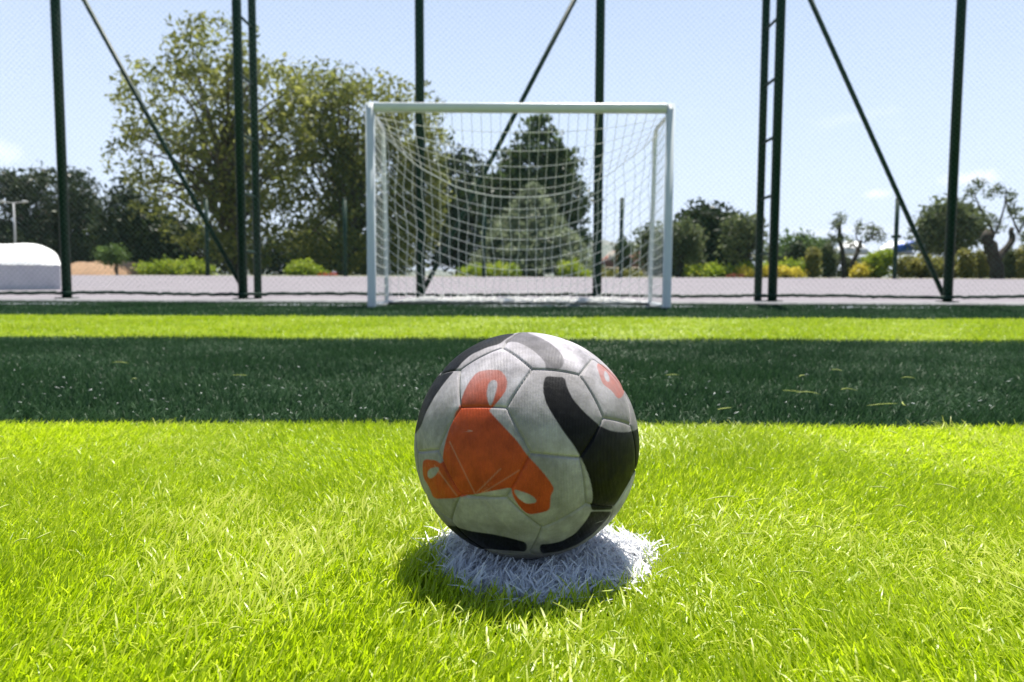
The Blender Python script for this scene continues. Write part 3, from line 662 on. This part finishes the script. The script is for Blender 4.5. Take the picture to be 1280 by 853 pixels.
# behind the goal
plant('dark_tree', 'dark tree behind the goal beside the bushy olive tree', 'tree', 52, 575, [(575, 225, 34, 34), (560, 280, 46, 50), (600, 285, 40, 48)], 'dark', 280, 30, .6, .22, trunk=.35)
plant('conifer_tree', 'tall dark conical conifer seen through the net', 'tree', 46, 672, [(677, 163, 12, 18), (674, 186, 28, 22), (668, 212, 46, 24), (640, 205, 18, 18), (700, 205, 20, 20), (660, 238, 58, 26), (692, 250, 48, 28), (625, 245, 26, 26), (665, 275, 70, 30), (668, 305, 68, 30)], 'conifer', 620, 34, .36, .18, trunk=.35, limbs=30, flat=.5)
plant('sage_bush', 'pale grey green conical bush in front of the conifer', 'bush', 33, 668, [(667, 246, 12, 14), (665, 264, 26, 18), (662, 283, 42, 20), (664, 302, 58, 20), (666, 320, 72, 20), (668, 335, 80, 12)], 'sage', 820, 30, .18, .10, trunk=.15, limbs=14, flat=.6)
# right of the goal
plant('cypress_tree', 'tiny dark cypress beside the red roofed house', 'tree', 58, 779, [(779, 318, 7, 24)], 'conifer', 40, 30, .3, .15, trunk=.12, depth=1)
plant('dark_tree', 'dark tree leaning behind the right goal post', 'tree', 50, 822, [(822, 310, 20, 22), (835, 325, 26, 20)], 'olive', 120, 30, .45, .2, trunk=.25)
plant('olive_tree', 'grey olive tree with leaning trunk just right of the goal', 'tree', 31, 850, [(848, 298, 22, 18), (862, 312, 16, 16), (838, 308, 14, 14)], 'olive', 90, 28, .24, .11, trunk=.18, limbs=10, bark='darkbark')
plant('pine_tree', 'dark dome shaped pine between two grey olive trees', 'tree', 44, 890, [(882, 282, 30, 20), (890, 305, 44, 32), (912, 300, 26, 24)], 'dark', 320, 34, .42, .18, trunk=.3)
plant('olive_tree', 'grey olive tree with dark forked trunk beside the double post', 'tree', 30.5, 938, [(925, 285, 18, 12), (940, 290, 12, 14), (918, 305, 14, 18), (945, 310, 10, 10)], 'olive', 70, 24, .22, .11, trunk=.17, limbs=12, bark='darkbark')
plant('leafy_tree', 'mid green leafy tree right of the double post', 'tree', 60, 998, [(995, 318, 30, 20), (1015, 312, 20, 16), (970, 325, 20, 14)], 'green', 130, 30, .5, .2, trunk=.25)
plant('conical_tree', 'small dark conical evergreen in front of the mid green tree', 'tree', 50, 998, [(998, 314, 6, 14), (998, 328, 12, 14)], 'dark', 60, 30, .3, .15, trunk=.12)
plant('round_tree', 'rounded grey green tree beside the right brace', 'tree', 52, 1188, [(1185, 278, 30, 22), (1200, 290, 26, 24), (1170, 295, 24, 18)], 'olive', 260, 32, .45, .18, trunk=.28)
# pruned olives with bare limbs and tufts
def pruned(label, Y, base, limbs, tufts, tr=.16, size=.11):
    TS[0] += 1; r = np.random.default_rng(TS[0]); g0 = float(gz(Y)); bx = at(base, 345, Y)[0]
    root = empty('pruned_olive_tree', (bx, Y, g0), label, 'tree', 'hard pruned olive trees'); ro = np.array(root.location); m = MB()
    for pts, r0, r1_ in limbs:
        P_ = np.array([at(x, y, Y) for x, y in pts]); P_[:, 1] += np.linspace(0, r.uniform(-.5, .5), len(P_))
        if pts[0][1] > 340: P_[0, 2] = g0 - .1
        k_ = np.linspace(0, 1, len(P_)); kk = np.linspace(0, 1, 10)
        Q = np.stack([np.interp(kk, k_, P_[:, i]) for i in range(3)], -1) + r.normal(0, r0 * .22, (10, 3)) * (kk > .05)[:, None]
        m.tube(Q, np.linspace(r0, r1_, 10) * (1 + r.normal(0, .08, 10)), 7)
    m.build('trunk', M['darkbark'], root, ro, smooth=True)
    s = Y / FPX; vs, qs, ts, n_ = [], [], [], 0
    for (x, y, rx, ry) in tufts:
        c = in_ell(int(4 + rx * ry / 12), at(x, y, Y), (rx * s * .75, rx * s * .75, ry * s * .75), r)
        v, q, t = leaves(c, 12, .11, size * .65, r); vs.append(v); qs.append(q + n_); ts.append(t); n_ += len(v)
    mesh('crown', np.concatenate(vs), [np.concatenate(qs)], LM['olive'], root, ro, {'tint': np.concatenate(ts)})
pruned('pruned olive tree with a thick dark forked trunk at the right edge', 29, 1247, [([(1247, 352), (1246, 325), (1240, 305), (1244, 290)], .24, .20), ([(1246, 328), (1258, 315), (1272, 300), (1276, 285)], .15, .09), ([(1243, 292), (1232, 265), (1226, 236)], .05, .02), ([(1245, 292), (1250, 262), (1247, 240)], .045, .02), ([(1274, 292), (1266, 268), (1263, 248)], .045, .02), ([(1274, 290), (1282, 262)], .04, .02)],
       [(1224, 229, 7, 8), (1246, 237, 7, 7), (1236, 244, 5, 5), (1263, 248, 8, 7), (1266, 264, 11, 8), (1277, 275, 10, 9), (1240, 275, 9, 6), (1229, 272, 6, 5), (1212, 240, 6, 9), (1281, 296, 8, 8), (1247, 285, 7, 5)])
pruned('thin pruned olive with a tall stem and tuft on top', 31, 1054, [([(1055, 350), (1056, 318), (1052, 295), (1056, 274)], .10, .06), ([(1053, 298), (1042, 284)], .05, .02)],
       [(1052, 272, 9, 6), (1044, 282, 7, 8), (1050, 300, 10, 8), (1040, 300, 8, 8)])
pruned('small pruned olive with crooked trunk and three tufts', 31.5, 1072, [([(1066, 350), (1068, 328), (1078, 310), (1082, 300)], .13, .06), ([(1078, 310), (1070, 296), (1074, 284)], .04, .02), ([(1080, 304), (1092, 290)], .04, .02), ([(1076, 314), (1062, 306)], .05, .02)],
       [(1074, 284, 7, 7), (1090, 284, 7, 7), (1099, 296, 9, 8), (1082, 296, 8, 5), (1064, 304, 7, 5)])
# hedges, shrubs and flowers along the far kerb
def shrub(label, Y, base, ells, leaf, ncl=60, nl=30, sp=.14, sz=.07, name='shrub', cat='shrub', group=None):
    plant(name, label, cat, Y, base, ells, leaf, ncl, nl, sp, sz, group, trunk=.05, limbs=8, depth=.9, part=('stem', 'foliage'), shell=.3)
shrub('low lime green hedge along the paving right of the goal', 30, 890, [(870, 342, 14, 7), (890, 341, 18, 8), (912, 342, 16, 7), (935, 340, 12, 8)], 'lime', 150, name='low_hedge', cat='hedge')
shrub('low lime green hedge behind the yellow flowers', 31.5, 985, [(970, 337, 16, 9), (992, 336, 14, 9), (1012, 338, 10, 8)], 'lime', 90, name='low_hedge', cat='hedge')
shrub('yellow flowering mound left of the double post', 29.4, 933, [(933, 344, 8, 5)], 'gold', 24)
shrub('small yellow flowering mound between the two tubes of the double post', 29.4, 957, [(957, 344, 7, 5)], 'gold', 24)
shrub('wide yellow flowering mound right of the double post', 29.2, 982, [(978, 343, 10, 6), (994, 344, 8, 5)], 'gold', 46)
shrub('yellow flowering mound at the foot of the pruned olive', 29.3, 1077, [(1077, 341, 9, 7)], 'gold', 26)
shrub('rusty red plants beside the yellow mound right of the goal', 29.0, 918, [(918, 347, 9, 1.5)], 'rust', 12, 20, .07, .05)
for i, (x, t_, w_, lf_, lab) in enumerate([(1016, 306, 11, 'hedge', 'clipped column shrub nearest the double post'), (1036, 303, 11, 'olive', 'second clipped column shrub right of the double post'), (1190, 318, 8, 'hedge', 'clipped column shrub just right of the last fence post'),
                                           (1207, 308, 11, 'hedge', 'tall yellowish clipped column shrub between the fence post and the forked olive'), (1227, 311, 11, 'hedge', 'yellowish clipped column shrub just left of the forked olive trunk'), (1262, 306, 11, 'olive', 'grey green clipped column shrub right of the forked olive trunk'), (1281, 304, 12, 'hedge', 'clipped column shrub cut by the right edge')]):
    h_ = 349 - t_
    shrub(lab, 31 + .3 * (i % 3), x, [(x, t_ + 4 + h_ * .22, w_ * .55, h_ * .22), (x, t_ + h_ * .55, w_ * .66, h_ * .28), (x, 341, w_ * .62, 8)], lf_, 110, 28, .09, .06, 'column_shrub', 'shrub', 'clipped column shrubs')
shrub('yellow green rounded shrub left of the slim pole on the right', 29.5, 1099, [(1099, 331, 15, 14), (1092, 339, 14, 9), (1106, 323, 8, 8)], 'lime', 110, 30, .12, .08, 'round_shrub')
shrub('olive green hedge right of the slim pole', 30, 1150, [(1134, 335, 15, 13), (1152, 333, 15, 14), (1168, 336, 13, 12), (1178, 338, 12, 10)], 'hedge', 190, 30, .11, .08, 'clipped_hedge', 'hedge')
shrub('lime green shrub with yellow tips under the airy tree', 30, 215, [(190, 338, 16, 7), (213, 335, 18, 10), (240, 337, 18, 9), (258, 341, 12, 6)], 'lime', 130)
shrub('bright lime shrub between the double tube post and the goal', 30, 378, [(378, 338, 16, 8), (395, 342, 12, 5), (366, 343, 8, 4)], 'lime', 80)
shrub('red flowers beside the bright lime shrub', 29.2, 412, [(412, 347, 12, 1.0)], 'red', 9, 16, .06, .05)
shrub('lime green shrub seen low through the net', 30, 615, [(600, 341, 18, 6), (628, 340, 18, 7), (585, 343, 12, 4)], 'lime', 80)
shrub('yellow green shrub beside the sage bush inside the goal', 29.6, 716, [(712, 337, 10, 9), (722, 342, 12, 6)], 'lime', 60)
shrub('low yellow green plants inside the right half of the goal', 29.4, 775, [(760, 347, 14, 1.5), (785, 347, 16, 1.5)], 'hedge', 40)
shrub('small young palm shaped bush on the bare earth', 29.2, 146, [(143, 318, 13, 9), (136, 322, 10, 6)], 'green', 50, name='young_tree', cat='bush')
shrub('dark green hedge behind the thin pruned olives', 33, 1062, [(1050, 332, 14, 14), (1068, 336, 14, 11), (1084, 334, 12, 12)], 'olive', 130, 30, .12, .07, 'clipped_hedge', 'hedge')
shrub('dull green hedge behind the yellowish column shrubs at the right edge', 34, 1240, [(1200, 336, 16, 12), (1225, 334, 18, 14), (1250, 336, 18, 12), (1275, 334, 16, 14)], 'green', 200, 30, .12, .07, 'clipped_hedge', 'hedge')
# earth bank on the left
m = MB(); bx0, bx1 = at(84, 340, 33)[0], at(178, 340, 33)[0]; ex = np.linspace(bx0, bx1, 30); ey = np.linspace(30, 38, 12); EX, EY = np.meshgrid(ex, ey, indexing='ij')
u_ = (EX - bx0) / (bx1 - bx0); v_ = (EY - 30) / 8
EZ = gz(EY) - .02 + .62 * np.sin(np.pi * np.clip(v_ * 1.0, 0, 1)) ** .7 * np.sin(np.pi * np.clip(u_, 0, 1)) ** .5 * (1 + .15 * np.sin(EX * 3) + .1 * np.sin(EX * 7 + EY * 3))
m.grid(np.stack([EX, EY, EZ], -1)); tag(flipped(m).build('earth_bank', M['earth'], smooth=True), kind='structure')

# ------------------------------------------------------------------ things beyond the paving
# white canopy at the left edge, its end wall turned along the sight line
Y0 = 13.6; c0_ = at(77, 366, Y0); zt_ = at(60, 304, Y0)[2]; zm = at(60, 332, Y0)[2]; g0 = float(gz(Y0)) - .04; W_ = 2.6; DP = 1.5
o = empty('canopy', (c0_[0], Y0, g0), 'white round shouldered canopy with grey side sheets at the left edge', 'canopy'); oo = np.zeros(3)
o.rotation_euler = (0, 0, math.atan2(563, 965) - .015)
zt_ -= g0; zm -= g0; P = np.zeros((49, 16, 3))
for i in range(49):
    x = -W_ * i / 48; e = min(-x, W_ + x); rr_ = .42; dz = 0 if e > rr_ else .35 * (1 - math.sqrt(max(1 - ((rr_ - e) / rr_) ** 2, 0)))
    for j in range(16):
        t_ = j / 15; f = math.sin(math.pi * t_) ** .5 if 0 < t_ < 1 else 0
        P[i, j] = (x, DP * t_, zm + (zt_ - dz - zm + .012 * math.sin(x * 9)) * f)
m = MB(); m.grid(P); m.build('roof', M['tent'], o, oo, smooth=True)
fx = np.linspace(-W_ + .01, -.01, 40); zz = np.linspace(0, zm + .01, 5)
for yy in (.01, DP - .01):
    m = MB(); m.grid(np.stack([np.stack([fx, yy + .012 * np.sin(fx * 23), np.full_like(fx, z)], -1) for z in zz], 1)); m.build('side_sheet', M['skirt'], o, oo, smooth=True)
for xx in (-.012, -W_ + .012):
    m = MB(); m.grid(np.stack([np.stack([np.full(6, xx), np.linspace(.02, DP - .02, 6), np.full(6, z)], -1) for z in (0, zm + .01)], 1)); m.build('end_sheet', M['skirt'], o, oo)
# street lamp
Yl = 34; c = at(21, 345, Yl); g0 = float(gz(Yl)); zl = at(21, 254, Yl)[2]
o = empty('street_lamp', (c[0], Yl, g0), 'pale thin twin headed street lamp at the far left', 'street lamp'); oo = np.array(o.location)
m = MB(); m.tube([(c[0], Yl, g0), (c[0], Yl, zl)], [.06, .035], 8); m.tube([(c[0] - .38, Yl, zl + .04), (c[0], Yl, zl), (c[0] + .38, Yl, zl + .04)], .02, 6); m.build('pole', M['grey'], o, oo)
for s_ in (-1, 1):
    m = MB(); m.tube([(c[0] + s_ * .36, Yl, zl + .05), (c[0] + s_ * .45, Yl, zl + .06), (c[0] + s_ * .62, Yl, zl + .05)], [.04, .07, .03], 8); m.build('lamp_head', M['grey'], o, oo)
# house with a red roof
Yh = 66; x0, x1 = at(742, 330, Yh)[0], at(806, 330, Yh)[0]; g0 = float(gz(Yh)); ze = at(770, 334, Yh)[2]; zr = at(785, 314, Yh)[2]
o = empty('house', ((x0 + x1) / 2, Yh, g0), 'small house with a terracotta roof inside the right of the goal', 'house'); oo = np.array(o.location)
m = MB(); m.box((x0 + .2, Yh - 2.4, g0 - .1), (x1 - .2, Yh + 2.4, ze)); m.build('wall', M['plaster'], o, oo)
m = MB(); m.add([(x0, Yh - 2.8, ze - .05), (x1, Yh - 2.8, ze - .05), (x1, Yh + 2.8, ze - .05), (x0, Yh + 2.8, ze - .05), (x0 + 1.6, Yh, zr), (x1 - .4, Yh, zr)], [(0, 1, 5, 4), (2, 3, 4, 5), (3, 2, 1, 0)], [(3, 0, 4), (1, 2, 5)]); rf = m.build('roof', M['roof'], o, oo)
cx = at(762, 320, Yh)[0]; m = MB(); m.box((cx - .25, Yh - 1.6, ze - .2), (cx + .25, Yh - 1.1, at(762, 316, Yh)[2])); ch = m.build('chimney', M['plaster'], rf, oo)
for k_ in range(3):
    wx = x0 + (x1 - x0) * (.25 + .25 * k_); m = MB(); m.box((wx - .3, Yh - 2.42, ze - .55), (wx + .3, Yh - 2.36, ze - .12)); m.build('window', M['glass'], o, oo)
# white marquee and blue cover
Yt = 56; o = empty('marquee', (at(1088, 330, Yt)[0], Yt, float(gz(Yt))), 'white pitched marquee roof behind the pruned olives', 'marquee'); oo = np.array(o.location)
for (pa, pb) in ((1043, 1078), (1098, 1131)):
    xa_, xb_ = at(pa, 318, Yt)[0], at(pb, 318, Yt)[0]; z0, z1 = at(1088, 319, Yt)[2], at(1088, 302, Yt)[2]; xm = (xa_ + xb_) / 2 + .3
    m = MB(); m.add([(xa_, Yt - 1.5, z0), (xb_, Yt - 1.5, z0), (xb_, Yt + 1.5, z0), (xa_, Yt + 1.5, z0), (xm - .5, Yt, z1), (xm + .5, Yt, z1)], [(0, 1, 5, 4), (2, 3, 4, 5), (3, 2, 1, 0)], [(3, 0, 4), (1, 2, 5)]); m.build('roof', M['tent'], o, oo)
    for xx in (xa_ + .1, xb_ - .1):
        m = MB(); m.tube([(xx, Yt - 1.4, oo[2]), (xx, Yt - 1.4, z0)], .05, 6); m.build('leg', M['grey'], o, oo)
Yb = 54; o = empty('slide', (at(1150, 330, Yb)[0], Yb, float(gz(Yb))), 'blue and pale blue slide top behind the hedge', 'slide'); oo = np.array(o.location)
m = MB(); pts = [at(x, y, Yb) for x, y in ((1118, 313), (1130, 309), (1142, 307), (1155, 309), (1168, 311), (1180, 312))]; m.tube(pts, [.22, .32, .36, .3, .34, .28], 12); m.build('tube', M['blue'], o, oo, smooth=True)
m = MB(); pts = [at(x, y, Yb - .5) for x, y in ((1143, 310), (1156, 309), (1170, 311))]; m.tube(pts, [.12, .2, .12], 10); m.build('panel', M['pale_blue'], o, oo, smooth=True)
for x in (1125, 1175):
    c = at(x, 312, Yb); m = MB(); m.tube([(c[0], Yb, oo[2]), (c[0], Yb, c[2])], .06, 6); m.build('leg', M['grey'], o, oo)

# ------------------------------------------------------------------ the air
m = MB(); m.box((-4200, -300, -1.2), (4200, 4300, 200)); hmat = bpy.data.materials.new('haze'); hmat.use_nodes = True; t = hmat.node_tree; t.nodes.clear()
v_ = N(t, 'ShaderNodeVolumePrincipled'); v_.inputs['Color'].default_value = (.80, .88, 1, 1); v_.inputs['Density'].default_value = .00012; v_.inputs['Anisotropy'].default_value = 0
t.links.new(v_.outputs[0], N(t, 'ShaderNodeOutputMaterial').inputs['Volume'])
tag(m.build('haze', hmat), kind='stuff')
